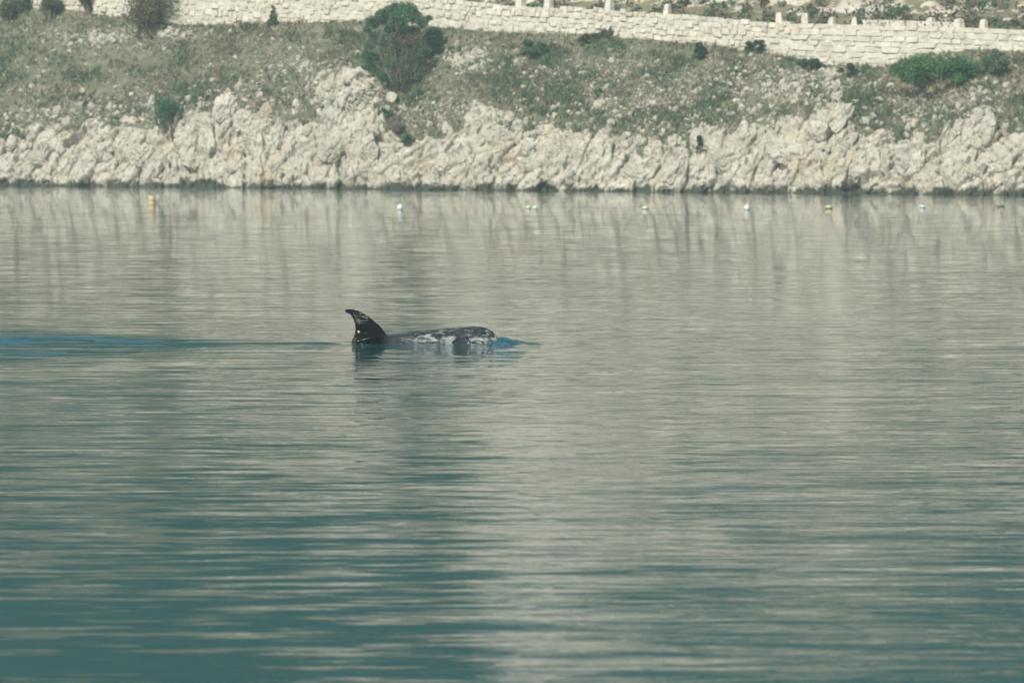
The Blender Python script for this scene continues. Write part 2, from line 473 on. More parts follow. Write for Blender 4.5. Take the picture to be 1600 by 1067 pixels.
for i, (a, b2, sz) in enumerate(pts):
    q = ground(a, b2); q[2] += 0.02 + sz * 0.15
    rot = Euler((r.uniform(-.4, .4), r.normal(.3, .3), r.uniform(0, 6.28)))
    sc = (sz * r.uniform(.9, 1.3), sz * r.uniform(.8, 1.1), sz * r.uniform(.6, 1.1))
    if i < 298:
        o = link('stone', STONES[i % 8], slope, q, rot, sc)
    else:
        Vv, Ff = SV[i % 8]
        Rm = np.array(rot.to_matrix())
        soup.add((Vv * np.array(sc)) @ Rm.T + q, Ff)
o = tag(link('loose_stones', soup.mesh('loose_stones', M_STONE), slope), None, None, None, 'stuff')

# ------------------------------------------------------------------ stone wall under the road
wall = tag(link('stone_wall', None), 'long pale dry stone retaining wall holding up the road above the slope', 'wall')
wall.location = (0, 205, 5)
bpy.context.view_layer.update()
WI = wall.matrix_world.inverted()
uu = np.linspace(-420, 2020, 300)
ft = wall_xyz(uu, at_u(U_T, uu) + 2, -0.18); fb = wall_xyz(uu, at_u(U_B, uu) + 40, -0.18)
bt = ft + np.array((0, .7, 0)); bb = fb + np.array((0, .7, 0))
V = np.concatenate([fb, ft, bt, bb]) - np.array((0, 205, 5))
link('rubble_core', mesh_np('rubble_core', V, grid_faces(4, 300), M_CORE, False), wall)

def block(seed):
    rr = np.random.default_rng(seed)
    bm = bmesh.new(); bmesh.ops.create_cube(bm, size=1)
    bmesh.ops.bevel(bm, geom=bm.edges[:], offset=0.10, segments=1, affect='EDGES')
    bmesh.ops.triangulate(bm, faces=bm.faces[:])
    for v in bm.verts: v.co += Vector(rr.normal(0, .028, 3))
    Vv = np.array([v.co[:] for v in bm.verts]); Ff = np.array([[v.index for v in f_.verts] for f_ in bm.faces]); bm.free()
    return Vv, Ff
BV = [block(500 + k) for k in range(14)]
BM = [mesh_np('stone', a, b2, M_WALL, False) for a, b2 in BV]
blocks = []
course = 0
zoff = 0.0
while zoff < 2.6:
    hgt = r.uniform(.20, .30)
    cu = -420.0
    while cu < 2020:
        ash = cu > 1235
        wid = (r.uniform(.45, 1.25) if ash else r.uniform(.20, .52))
        hh = hgt
        Yc = float(wall_y(cu)); mpp = Yc / F
        du = wid / mpp * 0.93
        cm = cu + du / 2
        tp = float(at_u(U_T, cm)); bs = float(at_u(U_B, cm))
        pc = tp + (zoff + hh / 2) / mpp
        if pc < bs + 9:
            q = wall_xyz(np.array(cm), np.array(pc))
            q[1] += r.normal(0, .025 if ash else .04)
            q[2] += r.normal(0, .008) if ash else r.normal(0, .045)
            sl = math.atan((float(at_u(U_T, cm + 20)) - float(at_u(U_T, cm - 20))) / 40)
            blocks.append((cm, q, (wid * (1.0 if ash else r.uniform(.88, 1.1)), .42, hh * (1.0 if ash else r.uniform(.75, 1.12)) * .99), sl))
        cu += du
    zoff += hgt
    course += 1
# low rubble parapet standing on the right part of the wall
for cu in np.arange(1352, 1500, 6.2):
    for k in range(2):
        q = wall_xyz(np.array(cu + r.normal(0, 1)), np.array(at_u(U_T, cu) - 2.0 - 3.9 * k)); q[1] += r.normal(.1, .04)
        blocks.append((cu, q, (r.uniform(.15, .24), .35, r.uniform(.11, .16)), 0))
ang = SHORE_DIR
vis = [(b_[2][0] * b_[2][2] if -20 < b_[0] < 1610 else 0) for b_ in blocks]
order = np.argsort([-v for v in vis])
soup = Soup()
for rank, i in enumerate(order):
    cm, q, sc, sl = blocks[i]
    rot = Euler((r.normal(0, .03), sl + r.normal(0, .025), ang + r.normal(0, .04)))
    q = q - np.array((0, 205, 5))
    if rank < 298: link('stone', BM[i % 14], wall, q, rot, sc)
    else:
        Vv, Ff = BV[i % 14]
        soup.add((Vv * np.array(sc)) @ np.array(rot.to_matrix()).T + q, Ff)
tag(link('small_stones', soup.mesh('small_stones', M_WALL), wall), None, None, None, 'stuff')

# ------------------------------------------------------------------ kerb stones standing on the wall
def kerb_stone(cu, ptop, pbot, wpx, label, seed, taper=0.75):
    rr = np.random.default_rng(seed)
    mpp = float(wall_y(cu)) / F
    hgt, wd = (pbot - ptop) * mpp + .08, wpx * mpp
    bm = bmesh.new(); bmesh.ops.create_cube(bm, size=1)
    bmesh.ops.subdivide_edges(bm, edges=bm.edges[:], cuts=2, use_grid_fill=True)
    for v in bm.verts:
        v.co.z += .5
        k_ = 1 - (1 - taper) * v.co.z ** 1.6
        v.co.x *= k_; v.co.y *= k_
        if v.co.z > .95: v.co.z -= .35 * (v.co.x ** 2 + v.co.y ** 2)
        v.co += Vector(rr.normal(0, .02, 3))
        v.co.x *= wd; v.co.y *= wd * 1.05; v.co.z *= hgt
    bmesh.ops.bevel(bm, geom=[e for e in bm.edges if e.calc_face_angle(0) > .9], offset=.02, segments=1, affect='EDGES')
    me = bpy.data.meshes.new('kerb_stone'); bm.to_mesh(me); bm.free(); me.materials.append(M_WALL)
    q = wall_xyz(np.array(float(cu)), np.array(float(pbot))); q[1] += .12; q[2] -= .08
    o = link('kerb_stone', me, None, q, (0, rr.normal(0, .04), ang + rr.normal(0, .2)))
    return tag(o, label, 'kerb stone', 'upright kerb stones along the wall top')
kerb_stone(814, -6, 11, 13, 'pale broad kerb stone on the wall top, first one right of the big bush', 1)
kerb_stone(857, -4, 12, 12, 'pale kerb stone on the wall top beside the broad first one', 2)
kerb_stone(952, 0, 17, 12, 'tall tapering pale kerb stone alone midway along the wall top', 3, .6)
kerb_stone(1042, 7, 23, 10, 'slim pale kerb stone on the wall just before the grass strip widens', 4)
kerb_stone(1218, 20, 38, 11, 'upright pale kerb stone, left one of the close pair on the wall', 5)
kerb_stone(1258, 21, 39, 12, 'upright pale kerb stone, right one of the close pair on the wall', 6)
kerb_stone(1299, 28, 40, 11, 'short worn kerb stone right of the close pair on the wall', 7, .55)
kerb_stone(1334, 28, 41, 10, 'short rounded kerb stone at the left end of the low parapet', 8, .6)
kerb_stone(1454, 28, 44, 12, 'square pale kerb stone rising out of the low parapet', 9, .85)
kerb_stone(1498, 30, 45, 13, 'pale kerb stone closing the right end of the low parapet', 10, .85)
kerb_stone(1536, 31, 47, 11, 'solitary pale kerb stone at the far right of the wall', 11, .8)

# ------------------------------------------------------------------ plants
def leaf_cloud(cent, rad, n, size, rr, cols, flat=1.0):
    """n small leaf quads spread through a lumpy ball."""
    d = rr.normal(size=(n, 3)); d /= np.linalg.norm(d, axis=1)[:, None]
    rr_ = rad * rr.random(n) ** 0.42
    c_ = cent + d * rr_[:, None] * np.array((1, 1, flat))
    a = rr.normal(size=(n, 3)) + d * 0.3; a /= np.linalg.norm(a, axis=1)[:, None]
    b_ = np.cross(a, rr.normal(size=(n, 3))); b_ /= np.linalg.norm(b_, axis=1)[:, None] + 1e-9
    s = size * rr.uniform(.6, 1.4, n)[:, None]
    V = np.stack([c_ - a * s, c_ + b_ * s * .6, c_ + a * s, c_ - b_ * s * .6], 1).reshape(-1, 3)
    Fc = np.arange(4 * n).reshape(n, 4)
    col = cols[rr.integers(0, len(cols), n)] * rr.uniform(.75, 1.3, (n, 1))
    return V, Fc, np.repeat(col, 4, 0)

def limb(p0, p1, r0, r1, rr, seg=5, wob=.06):
    ps = [p0 + (p1 - p0) * k / seg + (rr.normal(0, wob, 3) * (0 < k < seg)) for k in range(seg + 1)]
    V = []
    for k, q in enumerate(ps):
        rad = r0 + (r1 - r0) * k / seg
        for j in range(5):
            an = 2 * math.pi * j / 5
            V.append(q + np.array((math.cos(an) * rad, math.sin(an) * rad, 0)))
    Fc = [[k * 5 + j, k * 5 + (j + 1) % 5, (k + 1) * 5 + (j + 1) % 5, (k + 1) * 5 + j] for k in range(seg) for j in range(5)]
    return np.array(V), np.array(Fc)

GREEN = np.array([(.032, .092, .048), (.042, .110, .055), (.058, .120, .055), (.034, .075, .050)])
BRIGHT = np.array([(.060, .165, .050), (.075, .18, .055), (.050, .13, .050)])
GREY = np.array([(.095, .095, .070), (.12, .105, .075), (.075, .085, .055)])
BROWN = np.array([(.110, .085, .060), (.085, .072, .052), (.13, .10, .07), (.06, .065, .042)])
DARK = np.array([(.022, .060, .042), (.030, .068, .045), (.036, .062, .050)])

def shrub(name, label, cat, cu, pbase, wpx, hpx, cols, seed, clumps=None, nleaf=1500, leaf=.055, ncl=12, flat=.9, nlimb=9, group=None, twig_cols=None):
    rr = np.random.default_rng(seed)
    base = ground(cu, pbase); mpp = base[1] / F
    root = tag(link(name, None, None, base), label, cat, group)
    W, Hh = wpx * mpp, hpx * mpp
    if clumps is None:
        clumps = []
        for _ in range(ncl):
            an = rr.uniform(0, 6.28); q = rr.random() ** .5
            x, yv = math.cos(an) * q * .34, math.sin(an)
            z = .15 + .85 * (.5 + .42 * math.sin(an) * q)
            clumps.append((x * W, rr.uniform(-.28, .28) * W, z * Hh * .95, rr.uniform(.13, .22) * min(W, Hh * 1.3)))
    sp = Soup()
    tot = sum(c_[3] ** 2 for c_ in clumps)
    for (x, yv, z, rad) in clumps:
        n = max(20, int(nleaf * rad * rad / tot))
        V, Fc, cc = leaf_cloud(np.array((x, yv, z)), rad, n, leaf, rr, cols, flat)
        V[:, 2] = np.maximum(V[:, 2], 0.02 + 0.03 * rr.random(len(V)))
        sp.add(V, Fc, cc * rr.uniform(.75, 1.25))
    link('crown', sp.mesh('crown', M_LEAF), root)
    tr = Soup()
    for k in range(nlimb):
        c_ = clumps[int(rr.integers(0, len(clumps)))]
        tip = np.array((c_[0], c_[1], c_[2])) + rr.normal(0, .3, 3) * c_[3]
        st = np.array((rr.normal(0, .04) * W, rr.normal(0, .04) * W, -.08))
        V, Fc = limb(st, tip, .035 * min(1, Hh / 2), .008, rr, 5, .05 * min(1, Hh / 2)); tr.add(V, Fc)
    link('trunk', tr.mesh('trunk', M_BARK), root)
    return root

# the big bush: clump centres read off its outline
zs = 7.11
big = []
rb = np.random.default_rng(5)
for (x, yv, rad) in [(500, 130, 100), (610, 90, 85), (720, 110, 95), (420, 190, 105), (600, 220, 120), (780, 190, 90), (300, 250, 85), (250, 330, 50), (860, 250, 80), (990, 370, 100), (940, 470, 90), (890, 560, 75), (930, 200, 40), (1040, 450, 50),
                     (300, 400, 60), (270, 490, 70), (240, 620, 60), (300, 640, 85), (330, 760, 95), (420, 870, 60), (220, 740, 55), (780, 820, 55), (660, 330, 80), (500, 330, 70), (760, 340, 70), (430, 480, 45), (860, 640, 55), (540, 60, 45), (690, 50, 40)]:
    big.append(((540 + x / zs - 627) * .0312, rb.uniform(-1.0, 1.0), (138 - yv / zs) * .0312, rad / zs * .0312))
tree = shrub('evergreen_bush', 'big rounded dark green bush in front of the wall', 'bush', 627, 138, 125, 135, GREEN, 6, big, 15000, .052, nlimb=46)
sp = Soup(); rr = np.random.default_rng(8)
for k in range(70):                                    # bare grey twigs showing through its middle
    an = rr.normal(0, .5); ln = rr.uniform(.9, 3.0)
    p0 = np.array((rr.normal(0, .25), rr.normal(-.2, .4), rr.uniform(0, .5)))
    p1 = p0 + np.array((math.sin(an) * ln * .8, rr.normal(-.25, .4), math.cos(an) * ln * .9))
    V, Fc = limb(p0, p1, .011, .005, rr, 3, .05); sp.add(V, Fc)
link('twigs', sp.mesh('twigs', plain('grey_twig', (.17, .165, .125), .95)), tree)
sp = Soup()
for k in range(130):
    zz = rr.uniform(.25, 2.7)
    V, Fc, cc = leaf_cloud(np.array((rr.normal(0, .25 + .25 * zz), rr.normal(-.2, .5), zz)), .30, 60, .045, rr, GREY * .8 if k % 2 else GREEN); sp.add(V, Fc, cc)
link('dry_foliage', sp.mesh('dry_foliage', M_LEAF), tree)

shrub('bush', 'brownish bush against the wall at the upper left, widest of the bushes there', 'bush', 238, 53, 116, 82, BROWN, 21, nleaf=9000, leaf=.05, ncl=36, nlimb=14)
shrub('bush', 'small dark bush against the wall between two larger ones at the upper left', 'bush', 141, 26, 36, 42, BROWN, 22, nleaf=1800, ncl=12)
shrub('bush', 'dark grey-green bush in the far upper left corner under the wall', 'bush', 25, 33, 70, 50, np.concatenate([GREEN, BROWN]), 23, nleaf=3500, ncl=18)
shrub('bush', 'brown-green bush beside the corner bush at the upper left', 'bush', 82, 36, 50, 46, np.concatenate([GREEN, BROWN]), 24, nleaf=2600, ncl=14)
shrub('bush', 'small dark green bush just above the pale rocks on the left', 'bush', 263, 214, 62, 66, GREEN, 25, nleaf=3200, leaf=.045, ncl=16)
shrub('bush', 'narrow pointed shrub standing against the wall left of the big bush', 'bush', 427, 44, 26, 36, np.concatenate([GREEN, BROWN]), 26,
      [(0, 0, .25, .28), (-.15, 0, .2, .2), (.25, .1, .18, .22), (0, 0, .55, .18), (.02, 0, .8, .13), (0, 0, 1.05, .08)], 1300)
shrub('bush', 'low dark shrub below the wall right of the stone scree', 'bush', 832, 92, 66, 30, np.concatenate([GREEN, DARK]), 27, nleaf=2400, ncl=14, flat=.7)
shrub('bush', 'leaning dark shrub climbing to the foot of the wall near its middle', 'bush', 935, 68, 62, 28, np.concatenate([DARK, BROWN]), 28,
      [((k - 4) * .22, .1 * (k % 3), .12 + .05 * k + .1 * (k % 2), .16 + .05 * (k % 3)) for k in range(9)], 1500)
shrub('bush', 'rounded dark green shrub under the middle of the wall', 'bush', 1090, 96, 30, 32, DARK, 29, nleaf=1900, ncl=10)
shrub('bush', 'dark shrub touching the wall foot above the middle of the slope', 'bush', 1180, 86, 48, 24, np.concatenate([DARK, GREEN]), 30, nleaf=1700, ncl=12, flat=.7)
shrub('bush', 'small dark green shrub growing in a cleft of the cliff', 'bush', 1093, 240, 18, 34, DARK, 31, nleaf=1100, ncl=9)
shrub('bush', 'large low bright green bush under the right end of the wall', 'bush', 1468, 141, 205, 58, np.concatenate([BRIGHT, GREEN]), 32, nleaf=12000, leaf=.05, ncl=50, flat=.75, nlimb=14)
shrub('bush', 'grey-green bush beside the bright green one at the right end', 'bush', 1556, 120, 52, 40, np.concatenate([GREY, GREEN]), 33, nleaf=2400, ncl=14)
shrub('bush', 'small green shrub among the rocks below the big bush', 'bush', 601, 190, 20, 22, GREEN, 34, nleaf=700, ncl=7)
shrub('bush', 'grey leafless shrub among the rocks below the big bush', 'bush', 618, 215, 34, 34, np.array([(.14, .13, .12), (.17, .155, .14)]), 35, nleaf=1400, leaf=.04, ncl=10, nlimb=18)
shrub('bush', 'flat green shrub lying on a rock ledge below the big bush', 'bush', 637, 226, 38, 16, GREEN, 36, nleaf=900, ncl=9, flat=.6)
shrub('bush', 'tiny fresh green shrub in the middle of the open slope', 'bush', 936, 152, 18, 16, BRIGHT, 37, nleaf=500, ncl=6)
shrub('bush', 'low dark scrub bush below the left end of the parapet', 'bush', 1265, 112, 56, 22, np.concatenate([DARK, GREEN]), 38, nleaf=1900, ncl=14, flat=.7)
shrub('bush', 'dark low bush on the slope left of the bright green one', 'bush', 1325, 122, 50, 22, np.concatenate([GREY, DARK]), 39, nleaf=1500, ncl=12, flat=.7)

# ground vegetation nobody could count
def scatter_tufts(n, seed):
    rr = np.random.default_rng(seed)
    u_ = rr.uniform(-420, 2020, n); rv, bv = at_u(U_R, u_), at_u(U_B, u_)
    py_ = bv + (rv + 16 - bv) * rr.random(n)
    m = rockmask(u_, py_)
    Pn = np.stack([u_ * .02, py_ * .03, u_ * 0], 1)
    dens = fbm(Pn, 61, 4)
    keep = rr.random(n) > np.clip(m * 1.15, 0, .97) 
    keep &= rr.random(n) < np.clip(.62 + dens * 1.0, .12, 1)
    return u_[keep], py_[keep], rr
u_, py_, rr = scatter_tufts(46000, 71)
P0 = ground(u_, py_)
n = len(u_)
hue = fbm(np.stack([u_ * .028, py_ * .05, u_ * 0], 1), 63, 4) + rr.normal(0, .22, n)
pal = np.array([(.052, .088, .050), (.085, .108, .064), (.122, .130, .088), (.155, .146, .106), (.22, .205, .155)])
ix = np.clip((hue + .68) / 1.1 * 5, 0, 4.99).astype(int)
col = pal[ix] * 1.22 * rr.uniform(.75, 1.25, (n, 1))
hgt = rr.uniform(.08, .24, n) * (1 + .6 * (ix < 2))
B = 6
off = rr.normal(0, .07, (n, B, 3)); off[:, :, 2] = 0
base = P0[:, None] + off
lean = rr.normal(0, .55, (n, B, 3)); lean[:, :, 2] = 1
tip = base + lean * hgt[:, None, None] * rr.uniform(.6, 1.2, (n, B, 1))
side = rr.normal(size=(n, B, 3)); side[:, :, 2] *= .3
side *= (.030 + .02 * rr.random((n, B, 1))) / np.linalg.norm(side, axis=2, keepdims=True)
V = np.stack([base - side, base + side, tip], 2)
V[:, :, :2, 2] -= .03
tag(link('grass', mesh_np('grass', V.reshape(-1, 3), np.arange(n * B * 3).reshape(-1, 3), M_GRASS, False, {'tint': np.repeat(col, B * 3, 0)})),
    'dry olive and brown grass covering the slope', 'grass', None, 'stuff')
u_, py_, rr = scatter_tufts(9000, 72)
P0 = ground(u_, py_); sp = Soup()
hue = fbm(np.stack([u_ * .02, py_ * .035, u_ * 0], 1), 66, 3)
for q, h_ in zip(P0, hue):
    cols = GREEN if h_ > .26 else (GREY if h_ > -.15 else BROWN)
    rad = rr.uniform(.07, .20) * (1.3 if h_ > .18 else 1)
    V, Fc, cc = leaf_cloud(q + np.array((0, 0, rad * .5)), rad, 16, .045, rr, cols * 1.25, .7); sp.add(V, Fc, cc * rr.uniform(.7, 1.2))
tag(link('low_scrub', sp.mesh('low_scrub', M_LEAF)), 'low dark scrub dotted over the slope', 'scrub', None, 'stuff')

# scrub and wood on the hill behind the road
rr = np.random.default_rng(81)
sp = Soup()
pick = rr.integers(0, len(HILL_P), 36000)
for i in pick:
    u0, s0 = HILL_U[i], HILL_S[i]
    wood = np.interp(u0, [-420, 250, 560, 900, 1500, 2020], [.95, .9, .40, .06, .06, .1]) + .2 * s0
    near = s0 < .09
    if near and rr.random() < .45: continue
    if HILL_R[i] > .40 and rr.random() < .6: continue
    if near:
        rad = rr.uniform(.25, .6); V, Fc, cc = leaf_cloud(HILL_P[i] + np.array((0, 0, rad * .5)), rad, 26, .10, rr, (GREEN, GREY, BROWN)[int(rr.integers(0, 3))], .8)
    elif rr.random() < wood * .45:
        rad = rr.uniform(.9, 2.0); V, Fc, cc = leaf_cloud(HILL_P[i] + np.array((0, 0, rad * .7)), rad, 40, .32, rr, DARK if rr.random() < .7 else GREEN, 1.0)
    else: continue
    sp.add(V, Fc, cc)
tag(link('hillside_scrub', sp.mesh('hillside_scrub', M_LEAF)), 'dark scrub and wood on the hill behind the road', 'scrub', None, 'stuff')
sp = Soup()
uv = rr.uniform(-420, 2020, 2600)                     # green verge along the back of the road
q = wall_xyz(uv, at_u(U_T, uv), 0.0); q[:, 1] += rr.uniform(.6, 1.6, len(uv)); q[:, 2] -= .12
for a in q:
    V, Fc, cc = leaf_cloud(a + np.array((0, 0, .06)), .16, 14, .05, rr, GREEN * 1.2 if rr.random() < .75 else GREY, .6); sp.add(V, Fc, cc)
tag(link('verge_grass', sp.mesh('verge_grass', M_LEAF)), 'green weeds along the top of the wall', 'grass', None, 'stuff')

# ------------------------------------------------------------------ water
M_WATER, nt, b = newmat('sea_water')
b.inputs['Base Color'].default_value = (0.011, 0.072, 0.087, 1)
b.inputs['Roughness'].default_value = 0.015
b.inputs['IOR'].default_value = 1.333
p = worldpos(nt)
def slope_layer(sc, amp, detail=2, rough=.5, xk=1.0):
    c_ = noise(nt, p, 1.0, detail, rough, 1, sc)
    v = N(nt, 'ShaderNodeVectorMath', operation='SUBTRACT'); L(nt, c_, v.inputs[0]); v.inputs[1].default_value = (.5, .5, .5)
    m_ = N(nt, 'ShaderNodeVectorMath', operation='MULTIPLY'); L(nt, v.outputs[0], m_.inputs[0]); m_.inputs[1].default_value = (amp * xk, amp, 0)
    return m_.outputs[0]
def vadd(a, b_):
    v = N(nt, 'ShaderNodeVectorMath', operation='ADD'); L(nt, a, v.inputs[0]); L(nt, b_, v.inputs[1]); return v.outputs[0]
sl = vadd(slope_layer((.46, 2.0, 1), .048), slope_layer((.90, 5.2, 1), .122))
sl = vadd(sl, slope_layer((2.4, 11.0, 1), .120, 2, .5, 2.2))
patch = ramp(nt, noise(nt, p, 1.0, 3, .6, 0, (.05, .16, 1)), [(.3, .55), (.7, 1.35)])
vm = N(nt, 'ShaderNodeVectorMath', operation='MULTIPLY'); L(nt, sl, vm.inputs[0]); L(nt, patch, vm.inputs[1])
gn = N(nt, 'ShaderNodeNewGeometry')
nn = N(nt, 'ShaderNodeVectorMath', operation='NORMALIZE'); L(nt, vadd(gn.outputs['Normal'], vm.outputs[0]), nn.inputs[0])
L(nt, nn.outputs[0], b.inputs['Normal'])

xs = np.concatenate([np.linspace(-110, -12, 30), np.linspace(-12, -9, 30)[1:], np.arange(-8.97, 1.3, .035), np.linspace(1.3, 4, 30)[1:], np.linspace(4, 110, 34)[1:]])
ys = np.concatenate([np.linspace(-12, 40, 30), np.linspace(40, 44.5, 40)[1:], np.arange(44.53, 55, .035), np.linspace(55, 60, 40)[1:], np.linspace(60, 246, 60)[1:]])
X, Y = np.meshgrid(xs, ys); x = X.ravel(); y = Y.ravel()
z = np.zeros(len(x))
Pn = np.stack([x, y, x * 0], 1)
dy = y - 50 + .12 * fbm(Pn * .8, 203, 2)
# water heaped up by the head
front = np.where(x > -.09, np.exp(-(np.abs(x + .09) / .15) ** 1.5), np.exp(-(np.abs(x + .09) / .12) ** 3))
z += (.058 + .035 * vnoise(Pn * 8, 201) + .03 * vnoise(Pn * 19, 211)) * front * np.exp(-(dy / .34) ** 2)
near_head = np.exp(-((x + .02) / .35) ** 2 - (dy / .4) ** 2)
z += near_head * (.020 * fbm(Pn * np.array((9, 14, 1)), 221, 3))
z += .018 * np.exp(-((x - .15) / .18) ** 2) * np.exp(-((dy + .02) / .12) ** 2)
# ridges pushed off along both flanks
s = -0.05 - x
for sg in (-1, 1):
    d_ = dy * sg - (.26 + .10 * np.maximum(s, 0))
    z += np.where(s > 0, .018 * np.exp(-(d_ / .10) ** 2) * np.exp(-s / 1.2) * sstep(0, .3, s), 0)
# wake fanning out behind the fin
s = np.maximum(-1.85 - x, 0)
Wn, Wf = .22 + 1.0 * s, .22 + .66 * s
env = np.exp(-np.where(dy < 0, np.abs(dy / Wn), np.abs(dy / Wf)) ** 3.0)
A = .0145 * sstep(.2, 4.2, s) * np.clip(.75 + 1.3 * fbm(Pn * np.array((.5, 1.6, 1)), 207, 3), .15, 1.5)
ph = 2 * math.pi * (np.abs(dy) / (.45 + .05 * s) - .05 * s + .8 * fbm(Pn * np.array((.35, 1.2, 1)), 202, 3))
z += A * np.where(dy < 0, 1.5, 1.0) * env * (np.cos(ph) + .35 * np.cos(2.1 * ph + 1.0))
z += .020 * np.exp(-(dy / .12) ** 2) * sstep(0, .35, s) * np.exp(-s / 2.2)      # the last swirl right behind the fin
water = tag(link('water', mesh_np('water', np.stack([x, y, z], 1), grid_faces(len(ys), len(xs)), M_WATER, True)), 'calm rippled teal sea reflecting the shore', None, None, 'structure')

# ------------------------------------------------------------------ dolphin
M_SKIN, nt, b = newmat('scarred_skin')
tc = N(nt, 'ShaderNodeTexCoord'); p = tc.outputs['Object']
xyz = N(nt, 'ShaderNodeSeparateXYZ'); L(nt, p, xyz.inputs[0])
px_, pz_ = xyz.outputs[0], xyz.outputs[2]
bodym = N(nt, 'ShaderNodeMapRange'); bodym.inputs[1].default_value = -1.52; bodym.inputs[2].default_value = -1.36; L(nt, px_, bodym.inputs[0])
base = mixc(nt, bodym.outputs[0], ramp(nt, noise(nt, p, 5, 5, .6), [(.3, (.002, .003, .004)), (.7, (.004, .006, .007))]),
            ramp(nt, noise(nt, p, 7, 6, .7, 0, (.6, 1, 1.6)), [(.35, (.009, .013, .016)), (.65, (.038, .048, .054))]))
# old pale scars: blotches on the flank and head, thin rakes everywhere
blot = noise(nt, p, 17.0, 7, .78, 0, (.6, 1, 1.7))
flank = mth(nt, 'MULTIPLY', ramp(nt, px_, [(0, 0), (1, 1)]), 1.0)
mr = N(nt, 'ShaderNodeMapRange'); mr.inputs[1].default_value = -1.45; mr.inputs[2].default_value = -1.0; L(nt, px_, mr.inputs[0])
mz = N(nt, 'ShaderNodeMapRange'); mz.inputs[1].default_value = .25; mz.inputs[2].default_value = .08; L(nt, pz_, mz.inputs[0])
reg = mth(nt, 'MULTIPLY', mr.outputs[0], mz.outputs[0])
hd = N(nt, 'ShaderNodeMapRange'); hd.inputs[1].default_value = -.30; hd.inputs[2].default_value = -.17; L(nt, px_, hd.inputs[0])
reg = mth(nt, 'MAXIMUM', reg, hd.outputs[0])
def ball(c_, rad):
    v = N(nt, 'ShaderNodeVectorMath', operation='SUBTRACT'); L(nt, p, v.inputs[0]); v.inputs[1].default_value = c_
    v2 = N(nt, 'ShaderNodeVectorMath', operation='MULTIPLY'); L(nt, v.outputs[0], v2.inputs[0]); v2.inputs[1].default_value = (1, 0, 1)
    ln = N(nt, 'ShaderNodeVectorMath', operation='LENGTH'); L(nt, v2.outputs[0], ln.inputs[0])
    return ln.outputs['Value']
dk = ball((-.575, 0, .03), .1)
dkm = N(nt, 'ShaderNodeMapRange'); dkm.inputs[1].default_value = .075; dkm.inputs[2].default_value = .11; L(nt, mth(nt, 'MULTIPLY_ADD', mth(nt, 'SUBTRACT', noise(nt, p, 16, 4, .7), .5), .16, dk), dkm.inputs[0])
reg = mth(nt, 'MULTIPLY', reg, dkm.outputs[0])
white = ramp(nt, mth(nt, 'MULTIPLY_ADD', mth(nt, 'SUBTRACT', reg, 1.0), .17, blot), [(.465, 0), (.53, .45), (.63, 1)])
rk1 = noise(nt, p, 7.0, 2, .5, 0, (.5, .5, 6)); rk2 = noise(nt, p, 6.0, 3, .5, 0, (3.5, 3, .9))
line = lambda n_: mth(nt, 'LESS_THAN', mth(nt, 'ABSOLUTE', mth(nt, 'SUBTRACT', n_, .5)), .010)
pres = ramp(nt, noise(nt, p, 4.0, 2, .5), [(.52, 0), (.62, .35)])
rake = mth(nt, 'MULTIPLY', mth(nt, 'MAXIMUM', line(rk1), line(rk2)), pres)
ringd = ball((-.40, 0, -.05), .1)
ring = mth(nt, 'MULTIPLY', mth(nt, 'LESS_THAN', mth(nt, 'ABSOLUTE', mth(nt, 'SUBTRACT', ringd, .115)), .013), mth(nt, 'GREATER_THAN', noise(nt, p, 14, 3), .42))
ring2 = mth(nt, 'MULTIPLY', mth(nt, 'LESS_THAN', mth(nt, 'ABSOLUTE', mth(nt, 'SUBTRACT', ringd, .075)), .010), mth(nt, 'GREATER_THAN', noise(nt, p, 11, 3), .45))
allw = mth(nt, 'MAXIMUM', mth(nt, 'MAXIMUM', white, rake), mth(nt, 'MULTIPLY', mth(nt, 'MAXIMUM', ring, ring2), .55))
glint_spot = mth(nt, 'LESS_THAN', ball((-1.763, 0, .135), .1), .013)  # sun glint at the fin base, painted into the skin colour
fz = N(nt, 'ShaderNodeMapRange'); fz.inputs[1].default_value = .085; fz.inputs[2].default_value = .05; L(nt, ball((-1.725, 0, .285), .1), fz.inputs[0])
rk3 = noise(nt, p, 6.0, 2, .5, 0, (1.2, .5, 7))
scr = mth(nt, 'MULTIPLY', mth(nt, 'LESS_THAN', mth(nt, 'ABSOLUTE', mth(nt, 'SUBTRACT', rk3, .5)), .03), mth(nt, 'MULTIPLY', fz.outputs[0], .4))
allw = mth(nt, 'MAXIMUM', allw, mth(nt, 'MAXIMUM', glint_spot, scr))
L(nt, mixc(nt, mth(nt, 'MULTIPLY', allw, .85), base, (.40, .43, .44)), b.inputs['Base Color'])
b.inputs['Roughness'].default_value = .10
b.inputs['Specular IOR Level'].default_value = .08

st = [(-3.05, -.235, .012, .05), (-2.85, -.215, .05, .035), (-2.5, -.17, .10, .08), (-2.15, -.09, .155, .13), (-1.85, -.005, .21, .18), (-1.65, .055, .24, .21), (-1.47, .092, .26, .23), (-1.10, .142, .275, .25), (-.735, .176, .27, .245), (-.44, .196, .245, .22),
      (-.34, .190, .225, .20), (-.285, .173, .20, .18), (-.22, .137, .165, .15), (-.175, .095, .13, .12), (-.145, .045, .085, .085), (-.128, -.02, .03, .03)]
V, Fc = [], []
NS = 28
for (x0, zt, hz, hw) in st:
    for j in range(NS):
        an = 2 * math.pi * j / NS
        V.append((x0, hw * math.sin(an), zt - hz + hz * math.cos(an)))
for k in range(len(st) - 1):
    for j in range(NS): Fc.append((k * NS + j, k * NS + (j + 1) % NS, (k + 1) * NS + (j + 1) % NS, (k + 1) * NS + j))
Fc.append(tuple(range(NS))[::-1]); Fc.append(tuple((len(st) - 1) * NS + j for j in range(NS)))
